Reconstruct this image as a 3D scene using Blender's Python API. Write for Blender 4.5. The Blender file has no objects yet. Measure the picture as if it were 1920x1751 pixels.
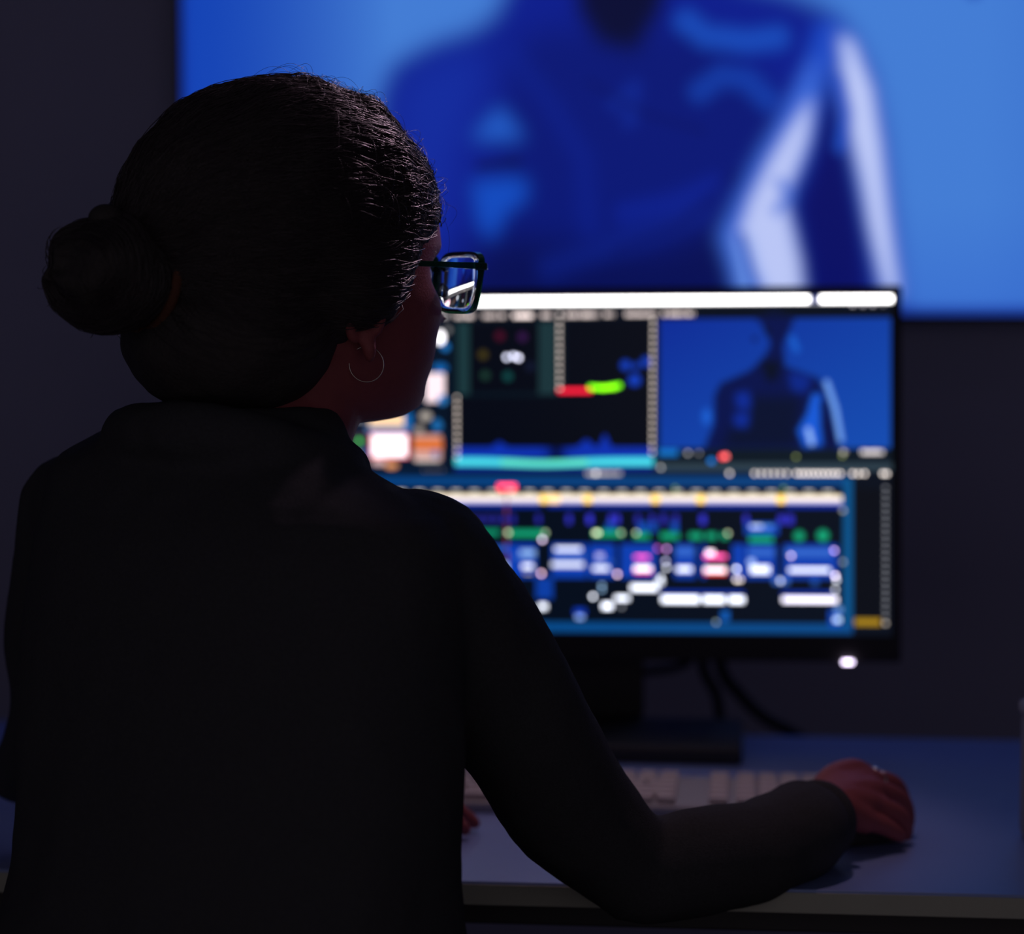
import bpy, math, random
import numpy as np
from mathutils import Vector, Matrix, noise

random.seed(7); rng = np.random.default_rng(7)
SC = bpy.context.scene; COL = SC.collection
PI = math.pi

# ---------------------------------------------------------------- camera, world, light, exposure
FPX, CAM_Z, YAW = 4480.0, 1.19, math.radians(5.7)
PITCH = math.atan((875.5 - 520) / FPX)
cd = bpy.data.cameras.new('camera'); cam = bpy.data.objects.new('camera', cd); COL.objects.link(cam)
cd.sensor_fit = 'HORIZONTAL'; cd.sensor_width = 36.0; cd.lens = FPX / 1920 * 36.0
cam.location = (0, 0, CAM_Z); cam.rotation_euler = (PI / 2 - PITCH, 0, YAW)
cd.clip_start = 0.05
cd.dof.use_dof = True; cd.dof.focus_distance = 1.70; cd.dof.aperture_fstop = 2.7
cd.dof.aperture_blades = 0
SC.camera = cam

w = bpy.data.worlds.new('world'); SC.world = w; w.use_nodes = True
bg = w.node_tree.nodes['Background']
bg.inputs[0].default_value = (1.0, 0.88, 1.0, 1); bg.inputs[1].default_value = 0.12

SC.view_settings.view_transform = 'Standard'; SC.view_settings.look = 'None'
SC.view_settings.exposure = 0.0; SC.view_settings.gamma = 1.0
SC.view_settings.use_curve_mapping = False

LAMP_POS = (0.25, 2.62, 2.05)
ld = bpy.data.lights.new('ceiling_light_glow', 'SPOT'); ld.shadow_soft_size = .04; ld.spot_size = math.radians(19); ld.spot_blend = .7
ld.energy = 60; ld.color = (1.0, 0.66, 0.86)
lamp_o = bpy.data.objects.new('ceiling_light_glow', ld); COL.objects.link(lamp_o)
lamp_o.location = (LAMP_POS[0], LAMP_POS[1], LAMP_POS[2] - 0.012); lamp_o.rotation_euler = Vector((-.44, -.88, -.60)).to_track_quat('-Z', 'Y').to_euler()

FILL_POS = (-.09, 1.94, 2.62)  # unseen lamp added to throw pinkish light on the near desk
dl = bpy.data.lights.new('added_desk_fill', 'SPOT'); dl.shadow_soft_size = .05; dl.spot_size = math.radians(21); dl.spot_blend = .8
dl.energy = 13; dl.color = (1.0, 0.62, 0.70)
down_o = bpy.data.objects.new('added_desk_fill', dl); COL.objects.link(down_o)
down_o.location = (FILL_POS[0], FILL_POS[1], FILL_POS[2] - 0.02)

# ---------------------------------------------------------------- helpers
def S(px, py, d):
    """A sighting of the photograph at horizontal distance d (m) turned into a point in metres."""
    v = Vector(((px - 960) / FPX, -(py - 875.5) / FPX, -1.0))
    m = cam.rotation_euler.to_matrix()
    r = m @ v
    h = Vector((-math.sin(YAW), math.cos(YAW), 0))
    return Vector((0, 0, CAM_Z)) + r * (d / r.dot(h))
RIGHT = Vector((math.cos(YAW), math.sin(YAW), 0)); AWAY = Vector((-math.sin(YAW), math.cos(YAW), 0)); UP = Vector((0, 0, 1))

def tag(o, label=None, cat=None, group=None, kind=None):
    if label: o['label'] = label
    if cat: o['category'] = cat
    if group: o['group'] = group
    if kind: o['kind'] = kind
    return o
def empty(name, loc=(0, 0, 0)):
    o = bpy.data.objects.new(name, None); COL.objects.link(o); o.location = loc; o.empty_display_size = .05
    return o
def link(name, me, mat=None, parent=None, smooth=True):
    o = bpy.data.objects.new(name, me); COL.objects.link(o)
    if mat and not me.materials: me.materials.append(mat)
    if smooth and len(me.polygons): me.polygons.foreach_set('use_smooth', [True] * len(me.polygons))
    if parent:
        o.parent = parent; o.matrix_parent_inverse = Matrix.Translation(-Vector(parent_loc(parent)))
    return o
def parent_loc(p):
    v = Vector(p.location)
    q = p.parent
    while q: v = v * 1; q = None
    return v if not p.parent else Vector((0, 0, 0)) + PW.get(p.name, v)
PW = {}
def meshdata(name, V, F):
    me = bpy.data.meshes.new(name); me.from_pydata([tuple(v) for v in V], [], [tuple(f) for f in F]); me.update()
    return me
def merge(parts):
    V, F = [], []
    for v, f in parts:
        n = len(V); V += [tuple(p) for p in v]; F += [tuple(i + n for i in q) for q in f]
    return V, F
def box(c, size, M=None, bev=0.0):
    """bevelled box as (verts, faces); all edges rounded by one chamfer step"""
    import bmesh
    bm = bmesh.new(); bmesh.ops.create_cube(bm, size=1)
    bmesh.ops.scale(bm, vec=size, verts=bm.verts)
    if bev > 0: bmesh.ops.bevel(bm, geom=list(bm.edges), offset=bev, segments=3, affect='EDGES', profile=.5)
    M = M or Matrix.Identity(3)
    bm.verts.ensure_lookup_table()
    V = [M @ v.co + Vector(c) for v in bm.verts]; F = [[v.index for v in f.verts] for f in bm.faces]
    bm.free(); return V, F
def obj_box(name, c, size, mat, parent=None, M=None, bev=0.002):
    V, F = box(c, size, M, bev); return link(name, meshdata(name, V, F), mat, parent, smooth=False)
def frames(P):
    P = [Vector(p) for p in P]; n = len(P); T = []
    for i in range(n):
        t = (P[min(i + 1, n - 1)] - P[max(i - 1, 0)]); T.append(t.normalized())
    u = T[0].cross(UP)
    if u.length < .1: u = T[0].cross(Vector((1, 0, 0)))
    u.normalize(); out = []
    for i in range(n):
        u = (u - T[i] * u.dot(T[i])).normalized(); out.append((T[i], u, T[i].cross(u)))
    return out
def resample(P, R, n):
    """Catmull-Rom through the joints"""
    P = [Vector(p) for p in P]; k = len(P); oP, oR = [], []
    for i in range(k - 1):
        p0, p1, p2, p3 = P[max(i - 1, 0)], P[i], P[i + 1], P[min(i + 2, k - 1)]
        for j in range(n):
            t = j / n
            oP.append(.5 * ((2 * p1) + (p2 - p0) * t + (2 * p0 - 5 * p1 + 4 * p2 - p3) * t * t + (3 * p1 - p0 - 3 * p2 + p3) * t ** 3))
            oR.append(R[i] * (1 - t) + R[i + 1] * t)
    oP.append(P[-1]); oR.append(R[-1]); return oP, oR
def tube(P, R, seg=16, sub=4, caps=True, flat=1.0):
    if sub > 1: P, R = resample(P, R, sub)
    if caps:
        fr0 = frames(P); P2, R2 = [], []
        for a in (1.0, .85, .5):
            P2.append(P[0] - fr0[0][0] * R[0] * a); R2.append(R[0] * math.sqrt(max(0, 1 - a * a)) + 1e-4)
        P2 += P; R2 += R
        for a in (.5, .85, 1.0):
            P2.append(P[-1] + fr0[-1][0] * R[-1] * a); R2.append(R[-1] * math.sqrt(max(0, 1 - a * a)) + 1e-4)
        P, R = P2, R2
    fr = frames(P); V, F = [], []
    for p, r, (t, u, v) in zip(P, R, fr):
        for k in range(seg):
            a = 2 * PI * k / seg; V.append(Vector(p) + u * math.cos(a) * r + v * math.sin(a) * r * flat)
    for i in range(len(P) - 1):
        for k in range(seg):
            a, b = i * seg + k, i * seg + (k + 1) % seg; F.append((a, b, b + seg, a + seg))
    F.append(tuple(range(seg))[::-1]); n = (len(P) - 1) * seg; F.append(tuple(range(n, n + seg)))
    return V, F
def loft(rings):
    seg = len(rings[0]); V = [Vector(p) for r in rings for p in r]; F = []
    for i in range(len(rings) - 1):
        for k in range(seg):
            a, b = i * seg + k, i * seg + (k + 1) % seg; F.append((a, b, b + seg, a + seg))
    F.append(tuple(range(seg))[::-1]); n = (len(rings) - 1) * seg; F.append(tuple(range(n, n + seg)))
    return V, F
def ellipsoid(c, ax, M=None, u=24, v=14):
    M = M or Matrix.Identity(3); V, F = [], []
    for i in range(1, v):
        th = PI * i / v
        for k in range(u):
            a = 2 * PI * k / u
            V.append(Vector(c) + M @ Vector((ax[0] * math.sin(th) * math.cos(a), ax[1] * math.sin(th) * math.sin(a), ax[2] * math.cos(th))))
    for i in range(v - 2):
        for k in range(u):
            a, b = i * u + k, i * u + (k + 1) % u; F.append((a, a + u, b + u, b))
    V.append(Vector(c) + M @ Vector((0, 0, ax[2]))); V.append(Vector(c) + M @ Vector((0, 0, -ax[2])))
    t = len(V) - 2
    for k in range(u):
        F.append((t, k, (k + 1) % u)); F.append((t + 1, (v - 2) * u + (k + 1) % u, (v - 2) * u + k))
    return V, F
def torus(c, R, r, axis, u=48, v=12, sx=1.0, start=0, stop=2 * PI):
    ax = Vector(axis).normalized(); q = Vector((0, 0, 1)).rotation_difference(ax)
    P = []
    for i in range(u): a = 2 * PI * i / u; P.append(Vector((R * sx * math.cos(a), R * math.sin(a), 0)))
    V, F = [], []
    for i, p in enumerate(P):
        n = p.normalized()
        for k in range(v):
            b = 2 * PI * k / v; V.append(Vector(c) + q @ (p + n * r * math.cos(b) + Vector((0, 0, r * math.sin(b)))))
    for i in range(u):
        for k in range(v):
            a = i * v + k; b = i * v + (k + 1) % v; cc = ((i + 1) % u) * v
            F.append((a, cc + k, cc + (k + 1) % v, b))
    return V, F
def fuse(name, parts, voxel, smooth=6, mat=None, parent=None, disp=None):
    """grow one continuous surface out of overlapping volumes"""
    V, F = merge(parts); me = meshdata('tmp', V, F); o = bpy.data.objects.new('tmp', me); COL.objects.link(o)
    m = o.modifiers.new('r', 'REMESH'); m.mode = 'VOXEL'; m.voxel_size = voxel; m.adaptivity = 0
    if smooth:
        s = o.modifiers.new('s', 'SMOOTH'); s.factor = .5; s.iterations = smooth
    dg = bpy.context.evaluated_depsgraph_get(); me2 = bpy.data.meshes.new_from_object(o.evaluated_get(dg))
    bpy.data.objects.remove(o); bpy.data.meshes.remove(me); me2.name = name
    if disp:
        me2.update(); N = [v.normal.copy() for v in me2.vertices]
        for v, n in zip(me2.vertices, N): v.co += n * disp(v.co)
        me2.update()
    me2.materials.clear()
    return link(name, me2, mat, parent)
def curves(name, polys, rad, mat, parent=None, taper=True):
    cu = bpy.data.curves.new(name, 'CURVE'); cu.dimensions = '3D'; cu.bevel_depth = rad; cu.bevel_resolution = 1
    for P in polys:
        s = cu.splines.new('POLY'); s.points.add(len(P) - 1)
        s.points.foreach_set('co', [c for p in P for c in (p[0], p[1], p[2], 1.0)])
        if taper:
            n = len(P); s.points.foreach_set('radius', [1.0 if i < n * .7 else max(.15, (n - i) / (n * .3)) for i in range(n)])
    cu.materials.append(mat)
    o = bpy.data.objects.new(name, cu); COL.objects.link(o)
    if parent: o.parent = parent; o.matrix_parent_inverse = Matrix.Translation(-Vector(parent.location))
    # real mesh, so every part is one
    dg = bpy.context.evaluated_depsgraph_get(); me = bpy.data.meshes.new_from_object(o.evaluated_get(dg))
    bpy.data.objects.remove(o); bpy.data.curves.remove(cu)
    me.name = name
    return link(name, me, mat, parent)

# ---------------------------------------------------------------- materials
def lin(c):
    c = np.asarray(c, float) / 255.0
    return np.where(c <= .04045, c / 12.92, ((c + .055) / 1.055) ** 2.4)
def mat(name, col, rough=.6, spec=.5, metal=0.0, noise_amt=0.0, nscale=40, bump=0.0, bscale=200, emis=None, estr=0, **kw):
    m = bpy.data.materials.new(name); m.use_nodes = True; nt = m.node_tree; b = nt.nodes['Principled BSDF']
    b.inputs['Base Color'].default_value = (*col, 1); b.inputs['Roughness'].default_value = rough
    b.inputs['Specular IOR Level'].default_value = spec; b.inputs['Metallic'].default_value = metal
    for k, v in kw.items(): b.inputs[k.replace('_', ' ')].default_value = v
    tc = nt.nodes.new('ShaderNodeTexCoord')
    if noise_amt:
        n = nt.nodes.new('ShaderNodeTexNoise'); n.inputs['Scale'].default_value = nscale; n.inputs['Detail'].default_value = 5
        nt.links.new(tc.outputs['Object'], n.inputs['Vector'])
        r = nt.nodes.new('ShaderNodeMix'); r.data_type = 'RGBA'
        r.inputs[6].default_value = (*[c * (1 - noise_amt) for c in col], 1); r.inputs[7].default_value = (*[min(1, c * (1 + noise_amt)) for c in col], 1)
        nt.links.new(n.outputs['Fac'], r.inputs[0]); nt.links.new(r.outputs[2], b.inputs['Base Color'])
    if bump:
        n2 = nt.nodes.new('ShaderNodeTexNoise'); n2.inputs['Scale'].default_value = bscale; n2.inputs['Detail'].default_value = 4
        nt.links.new(tc.outputs['Object'], n2.inputs['Vector'])
        bp = nt.nodes.new('ShaderNodeBump'); bp.inputs['Strength'].default_value = bump; bp.inputs['Distance'].default_value = .002
        nt.links.new(n2.outputs['Fac'], bp.inputs['Height']); nt.links.new(bp.outputs[0], b.inputs['Normal'])
    if emis is not None:
        b.inputs['Emission Color'].default_value = (*emis, 1); b.inputs['Emission Strength'].default_value = estr
    return m
M_wall = mat('painted wall', (.36, .365, .56), .85, .2, noise_amt=.05, nscale=6, bump=.1, bscale=300)
M_floor = mat('dark carpet', (.05, .05, .07), .95, .1, noise_amt=.3, nscale=200, bump=.6, bscale=500)
M_ceil = mat('ceiling paint', (.3, .3, .32), .9, .2, noise_amt=.05)
M_lam = mat('blue-tinted white laminate', (.29, .39, .78), .34, .6, noise_amt=.03, nscale=30)  # white desk top; the television's blue light is put into its base colour
M_edge = mat('grey desk edging', (.50, .50, .42), .6, .3, noise_amt=.05)
M_black = mat('black plastic', (.045, .042, .045), .45, .4, bump=.1, bscale=600)
M_blackm = mat('black coated metal', (.045, .042, .045), .5, .4)
M_bezel = mat('black bezel', (.045, .042, .045), .5, .1)
M_cable = mat('cable rubber', (.006, .006, .012), .6, .3)
M_key = mat('white keycap', (.62, .55, .55), .5, .4)
M_kb = mat('silver keyboard case', (.42, .42, .46), .45, .4)
M_pale = mat('pale grey casing', (.40, .37, .42), .7, .3, noise_amt=.05)
M_skin = mat('skin', (.37, .095, .10), .55, .3, noise_amt=.12, nscale=90, bump=.25, bscale=700)
M_knit = mat('black jersey', (.062, .062, .068), .95, .12, noise_amt=.3, nscale=500, bump=.5, bscale=900)
M_trouser = mat('black trousers', (.012, .012, .015), .9, .15, bump=.3)
M_hair = mat('dark hair', (.055, .048, .048), .6, .12, noise_amt=.3, nscale=300, bump=.6, bscale=400)
M_strand = mat('dark hair strands', (.045, .034, .038), .34, .5)
M_tie = mat('brown hair tie', (.13, .05, .03), .8, .2, bump=.5, bscale=500)
M_silver = mat('polished silver', (.75, .72, .75), .18, .5, 1.0)
M_gold = mat('thin metal hoop', (.70, .62, .55), .22, .5, 1.0)
M_frame = mat('dark green acetate', (.008, .11, .055), .12, .6, Transmission_Weight=.5, IOR=1.49)
M_eye = mat('eye white', (.7, .66, .64), .2, .5)
M_foam = mat('chair fabric', (.014, .014, .016), .9, .2, bump=.4)
M_led = mat('white power light', (.8, .8, .8), .4, .3, emis=(.85, .72, 1.0), estr=7)
M_diff = mat('lamp diffuser', (.8, .75, .78), .5, .3, emis=(1, .7, .88), estr=.8)
def glass_mat():
    m = bpy.data.materials.new('spectacle lens'); m.use_nodes = True; b = m.node_tree.nodes['Principled BSDF']
    b.inputs['Base Color'].default_value = (.93, .97, 1, 1); b.inputs['Roughness'].default_value = 0.0
    b.inputs['Transmission Weight'].default_value = 1.0; b.inputs['IOR'].default_value = 1.5
    return m
M_glass = glass_mat()
def screen_mat(name):
    m = bpy.data.materials.new(name); m.use_nodes = True; nt = m.node_tree; b = nt.nodes['Principled BSDF']
    b.inputs['Base Color'].default_value = (.004, .004, .005, 1); b.inputs['Roughness'].default_value = .35
    a = nt.nodes.new('ShaderNodeAttribute'); a.attribute_name = 'picture'
    nt.links.new(a.outputs['Color'], b.inputs['Emission Color']); b.inputs['Emission Strength'].default_value = 1.0
    return m
M_tvpic = screen_mat('television picture'); M_monpic = screen_mat('monitor picture')

# ---------------------------------------------------------------- the setting
def struct(name, c, size, m):
    o = obj_box(name, c, size, m, bev=0); return tag(o, kind='structure')
WALL_Y = 2.985
struct('floor', (0, 1.0, -.05), (6.0, 4.4, .1), M_floor)
struct('ceiling', (0, 1.0, 2.75), (6.0, 4.4, .1), M_ceil)
struct('wall_back', (0, WALL_Y + .05, 1.35), (6.0, .1, 2.7), M_wall)
struct('wall_left', (-3.05, 1.0, 1.35), (.1, 4.4, 2.7), M_wall)
struct('wall_right', (3.05, 1.0, 1.35), (.1, 4.4, 2.7), M_wall)
struct('baseboard_back', (0, WALL_Y - .008, .05), (6.0, .016, .1), M_wall)

def pendant(P, label):
    lamp = empty('ceiling_light', (P[0], P[1], 2.70)); tag(lamp, label, 'ceiling lamp')
    circ = lambda r, z: [Vector((P[0] + r * math.cos(2 * PI * k / 40), P[1] + r * math.sin(2 * PI * k / 40), z)) for k in range(40)]
    link('rod', meshdata('rod', *tube([(P[0], P[1], 2.70), (P[0], P[1], P[2] + .05)], [.006, .006], 10, 1, False)), M_blackm, lamp)
    link('lamp_shade', meshdata('lamp_shade', *loft([circ(.118, P[2] + .002), circ(.122, P[2] + .01), circ(.11, P[2] + .04), circ(.03, P[2] + .06)])), M_blackm, lamp)
    link('diffuser', meshdata('diffuser', *loft([circ(.110, P[2] - .004), circ(.112, P[2] + .002)])), M_diff, lamp)
pendant(LAMP_POS, 'small round lamp hanging low from the ceiling near the television')
pendant(FILL_POS, 'added unseen lamp close under the ceiling, brightening the near desk')

# ---------------------------------------------------------------- pictures shown on the two displays
class Canvas:
    """a picture painted cell by cell; x, y are picture coordinates, values are linear light"""
    def __init__(s, x0, y0, x1, y1, step, base):
        s.x0, s.y0, s.st = x0, y0, step
        s.nx, s.ny = int(round((x1 - x0) / step)), int(round((y1 - y0) / step))
        s.X, s.Y = np.meshgrid(x0 + (np.arange(s.nx) + .5) * step, y0 + (np.arange(s.ny) + .5) * step)
        s.A = np.zeros((s.ny, s.nx, 3)) + lin(base)
    def put(s, m, col, k=1.0):
        m = np.clip(m, 0, 1)[..., None]; s.A = s.A * (1 - m) + lin(col) * k * m
    def rect(s, x0, y0, x1, y1, col, k=1.0, a=1.0, soft=None):
        h = (soft or s.st) / 2.0
        if soft:
            mx = 1 / (1 + np.exp(-(s.X - x0) / h)) * 1 / (1 + np.exp((s.X - x1) / h))
            my = 1 / (1 + np.exp(-(s.Y - y0) / h)) * 1 / (1 + np.exp((s.Y - y1) / h))
        else:
            mx = np.clip((np.minimum(s.X + h, x1) - np.maximum(s.X - h, x0)) / s.st, 0, 1)
            my = np.clip((np.minimum(s.Y + h, y1) - np.maximum(s.Y - h, y0)) / s.st, 0, 1)
        s.put(mx * my * a, col, k)
    def disc(s, x, y, r, col, k=1.0, ry=None, a=1.0, soft=None):
        ry = ry or r; q = np.sqrt(((s.X - x) / r) ** 2 + ((s.Y - y) / ry) ** 2)
        sf = (soft or s.st) / r
        s.put(np.clip((1 - q) / sf + .5, 0, 1) * a, col, k)
    def poly(s, P, col, blur=0, k=1.0, a=1.0):
        m = np.zeros(s.X.shape, bool); n = len(P)
        for i in range(n):
            (xa, ya), (xb, yb) = P[i], P[(i + 1) % n]
            if ya == yb: continue
            c = ((s.Y > ya) != (s.Y > yb)) & (s.X < (xb - xa) * (s.Y - ya) / (yb - ya) + xa); m ^= c
        m = m.astype(float)
        b = int(blur / s.st)
        if b > 0:
            for _ in range(3):
                for ax in (0, 1):
                    pad = [(0, 0), (0, 0)]; pad[ax] = (b + 1, b); q = np.cumsum(np.pad(m, pad, mode='edge'), axis=ax)
                    n_ = m.shape[ax]
                    hi = np.take(q, np.arange(2 * b + 1, 2 * b + 1 + n_), axis=ax); lo = np.take(q, np.arange(0, n_), axis=ax)
                    m = (hi - lo) / (2 * b + 1)
        s.put(m * a, col, k)
    def stroke(s, P, wd, col, blur=0, k=1.0, a=1.0):
        d = np.full(s.X.shape, 1e9)
        for (xa, ya), (xb, yb) in zip(P, P[1:]):
            L = (xb - xa) ** 2 + (yb - ya) ** 2 + 1e-9
            t = np.clip(((s.X - xa) * (xb - xa) + (s.Y - ya) * (yb - ya)) / L, 0, 1)
            d = np.minimum(d, np.hypot(s.X - xa - t * (xb - xa), s.Y - ya - t * (yb - ya)))
        sf = max(blur, s.st); s.put(np.clip((wd / 2 - d) / sf + .5, 0, 1) * a, col, k)
    def text(s, x0, x1, y, h, col, k, gap=2.2):
        x = x0
        while x < x1:
            ww = random.uniform(1.0, 2.4); s.rect(x, y - h / 2 * random.uniform(.6, 1), x + ww, y + h / 2, col, k); x += ww + random.uniform(.6, gap)
            if random.random() < .12: x += 2.5
def picture_mesh(name, cv, corners, mt, parent):
    """the painted cells laid over the display's glass: corners tl, tr, br, bl"""
    nx, ny = cv.nx, cv.ny; tl, tr, br, bl = [np.array(c) for c in corners]
    u = (np.arange(nx) / (nx - 1))[None, :, None]; v = (np.arange(ny) / (ny - 1))[:, None, None]
    V = ((tl * (1 - u) + tr * u) * (1 - v) + (bl * (1 - u) + br * u) * v).reshape(-1, 3)
    idx = np.arange(nx * ny).reshape(ny, nx)
    F = np.stack([idx[:-1, :-1], idx[1:, :-1], idx[1:, 1:], idx[:-1, 1:]], -1).reshape(-1, 4)
    me = bpy.data.meshes.new(name); me.vertices.add(len(V)); me.vertices.foreach_set('co', V.ravel())
    me.loops.add(F.size); me.loops.foreach_set('vertex_index', F.ravel().astype(np.int32))
    me.polygons.add(len(F)); me.polygons.foreach_set('loop_start', np.arange(0, F.size, 4, dtype=np.int32))
    me.update(calc_edges=True)
    at = me.attributes.new('picture', 'FLOAT_COLOR', 'POINT')
    at.data.foreach_set('color', np.concatenate([cv.A.reshape(-1, 3), np.ones((nx * ny, 1))], 1).astype(np.float32).ravel())
    return link(name, me, mt, parent, smooth=False)

# --- television picture
T = Canvas(364, -464, 2238, 588, 4, (62, 118, 208))
gx = np.clip((T.X - 364) / 400, 0, 1) ** 2.0
T.A = lin((14, 66, 180)) * (1 - gx[..., None]) + lin((66, 124, 212)) * gx[..., None]
g2 = np.clip((T.X - 1850) / 380, 0, 1)[..., None]; T.A = T.A * (1 - g2 * .45) + lin((20, 70, 180)) * g2 * .45
g3 = np.clip((T.Y - 380) / 200, 0, 1)[..., None]; T.A = T.A * (1 - g3 * .35) + lin((35, 85, 200)) * g3 * .35
T.disc(1225, -260, 150, (6, 18, 80), ry=210, soft=40)
T.poly([(742, 190), (765, 125), (830, 92), (905, 68), (955, 35), (985, -30), (1090, -90), (1350, -90), (1400, -25), (1500, 0), (1575, 35),
        (1605, 70), (1645, 150), (1668, 250), (1688, 400), (1702, 540), (1712, 600), (690, 600), (705, 430), (745, 300)], (7, 28, 140), 16)
T.poly([(1040, 60), (1330, 60), (1500, 200), (1480, 400), (1400, 600), (880, 600), (900, 300), (960, 120)], (4, 20, 110), 26, a=.8)
T.poly([(860, 430), (1250, 470), (1420, 400), (1440, 600), (800, 600)], (4, 12, 78), 24, a=.85)
T.poly([(1105, -90), (1290, -90), (1265, 30), (1215, 105), (1150, 90), (1110, 30)], (4, 9, 52), 12)
T.poly([(740, 200), (860, 110), (980, 130), (960, 420), (860, 560), (700, 560)], (9, 30, 145), 24, a=.6)
T.stroke([(990, 110), (1060, 200), (1120, 300), (1130, 420)], 16, (10, 38, 158), 60, a=.4)
T.poly([(775, 150), (900, 90), (950, 120), (880, 300), (850, 480), (760, 480)], (16, 46, 162), 30, a=.7)
T.stroke([(1180, 200), (1215, 170), (1205, 230)], 18, (14, 46, 160), 34, a=.6)
T.stroke([(1060, 500), (1200, 450), (1330, 400)], 34, (10, 34, 140), 50, a=.6)
T.poly([(912, 262), (965, 202), (1012, 262)], (34, 96, 205), 12, a=.85)
T.stroke([(925, 313), (1000, 305)], 8, (4, 10, 50), 9)
T.poly([(912, 340), (1018, 335), (1015, 375), (975, 400), (950, 452), (925, 420)], (16, 78, 196), 14, a=.9)
T.stroke([(1310, 52), (1345, 78), (1420, 88), (1475, 82)], 30, (26, 88, 205), 44, a=.8)
T.stroke([(1335, 178), (1375, 150), (1420, 158), (1460, 195)], 26, (20, 74, 192), 44, a=.7)
T.stroke([(1200, 400), (1290, 380), (1360, 350)], 30, (9, 34, 150), 40, a=.7)
T.stroke([(1130, 160), (1240, 220), (1340, 250)], 8, (4, 14, 90), 12, a=.6)
T.stroke([(1180, 470), (1300, 420), (1400, 330)], 10, (4, 14, 90), 18, a=.6)
T.poly([(1545, 60), (1585, 45), (1580, 140), (1545, 250), (1500, 300), (1490, 240), (1525, 150)], (22, 70, 196), 12)
T.poly([(1550, 110), (1556, 190), (1545, 270), (1520, 335), (1502, 375), (1518, 440), (1534, 500), (1540, 552), (1405, 552), (1392, 500), (1372, 440), (1405, 375), (1440, 300), (1485, 225), (1525, 150)], (58, 104, 214), 14)
T.poly([(1540, 190), (1532, 265), (1508, 330), (1486, 372), (1508, 440), (1524, 500), (1528, 552), (1462, 552), (1430, 500), (1408, 440), (1432, 370), (1468, 300), (1505, 240)], (186, 198, 246), 10)
T.poly([(1398, 440), (1424, 440), (1452, 552), (1416, 552)], (104, 146, 228), 8)
T.stroke([(1412, 440), (1444, 552)], 9, (16, 50, 170), 12)
T.stroke([(1482, 345), (1500, 368), (1476, 396)], 14, (70, 112, 216), 22, a=.8)
T.poly([(1578, 52), (1618, 82), (1655, 170), (1676, 290), (1692, 420), (1712, 560), (1668, 548), (1634, 430), (1614, 340), (1596, 260), (1580, 160)], (64, 110, 216), 14)
T.poly([(1592, 78), (1612, 95), (1645, 175), (1664, 290), (1680, 420), (1700, 552), (1678, 540), (1648, 430), (1632, 340), (1612, 260), (1598, 170)], (190, 202, 248), 9)
T.poly([(1572, 130), (1586, 190), (1600, 270), (1618, 350), (1636, 440), (1652, 600), (1540, 600), (1526, 470), (1512, 390), (1546, 300), (1562, 200)], (4, 12, 100), 12)
T.stroke([(1588, 160), (1602, 220), (1592, 280)], 16, (30, 80, 200), 24)
T.disc(1828, -2, 16, (20, 60, 170), soft=14)
T.rect(364, 572, 2240, 592, (12, 40, 150), a=.9, soft=6); T.rect(360, -470, 374, 600, (10, 40, 150), a=.8, soft=6)

# --- monitor picture: an editing desk with thumbnails, scopes, a viewer and a timeline
G = Canvas(540, 560, 1668, 1194, 2, (3, 12, 27)); mr = (3, 7, 19)
W6 = 7.0
G.rect(540, 560, 1668, 572.5, (255, 253, 253), W6); G.rect(1513, 559, 1534, 573, (70, 90, 190), .6)
for a, b in ((560, 600), (612, 650), (662, 700), (712, 760), (770, 832)): G.text(a, b, 593, 7, (235, 225, 225), 2.0)
for a, b in ((846, 882), (900, 942), (958, 996), (1012, 1030)): G.text(a, b, 593.5, 7, (255, 235, 230), 2.2 if a != 958 else 4)
for a, b in ((1058, 1118), (1130, 1148), (1170, 1224), (1240, 1298)): G.text(a, b, 593 - (a - 1050) * .006, 7, (255, 235, 230), 2.3)
G.disc(1046, 592, 2, (255, 240, 235), 4)
for x in (1594, 1613, 1631, 1650): G.disc(x, 577, 2.2, (200, 195, 205), 3 if x < 1640 else 1)
# thumbnail column, with added glowing cells at its hidden left
def blob(x, y, r, c, k=1, ry=None): G.disc(x, y, r, c, k, ry)
G.rect(545, 608, 838, 884, (5, 22, 44))
for i in range(6):
    for j in range(4):
        cx, cy = 572 + i * 46, 645 + j * 62
        if cx > 700 and cy > 760: continue
        c = [(120, 90, 70), (40, 90, 150), (180, 150, 140), (60, 50, 60), (200, 120, 80), (30, 70, 60)][(i * 3 + j * 5) % 6]
        G.rect(cx - 19, cy - 16, cx + 19, cy + 14, c, 1.0) if cx > 660 else G.rect(cx - 20, cy - 22, cx + 20, cy + 16, (255, 205, 215), 4.5); G.text(cx - 14, cx + 12, cy + 22, 4, (200, 200, 210), 1.2)  # leftmost cells: invented bright pink panels that add light to the desk
G.rect(780, 608, 838, 800, (4, 18, 36))
blob(818, 634, 8, (255, 250, 255), 3.0, 12); blob(828, 652, 7, (30, 120, 200), 1.2); blob(834, 620, 5, (150, 150, 150), .9)
blob(818, 692, 14, (15, 90, 160), 1.2, 9); G.rect(790, 702, 826, 756, (250, 225, 232), 1.25); blob(822, 752, 9, (50, 130, 205), 1)
blob(790, 783, 11, (190, 180, 170), .9, 8); blob(812, 800, 9, (30, 110, 180), 1, 11)
G.rect(682, 778, 750, 802, (245, 205, 160), 1.3); G.rect(748, 776, 764, 806, (20, 105, 180), 1); G.rect(676, 803, 760, 813, (90, 130, 190), 1)
G.rect(684, 816, 756, 862, (255, 110, 130), 1.6); G.rect(687, 818, 753, 859, (255, 240, 244), 2.0)
G.rect(766, 818, 820, 866, (215, 160, 150), 1.0); G.rect(766, 826, 822, 846, (225, 115, 50), 1.0); blob(808, 854, 7, (90, 120, 180), 1.0)
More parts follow.
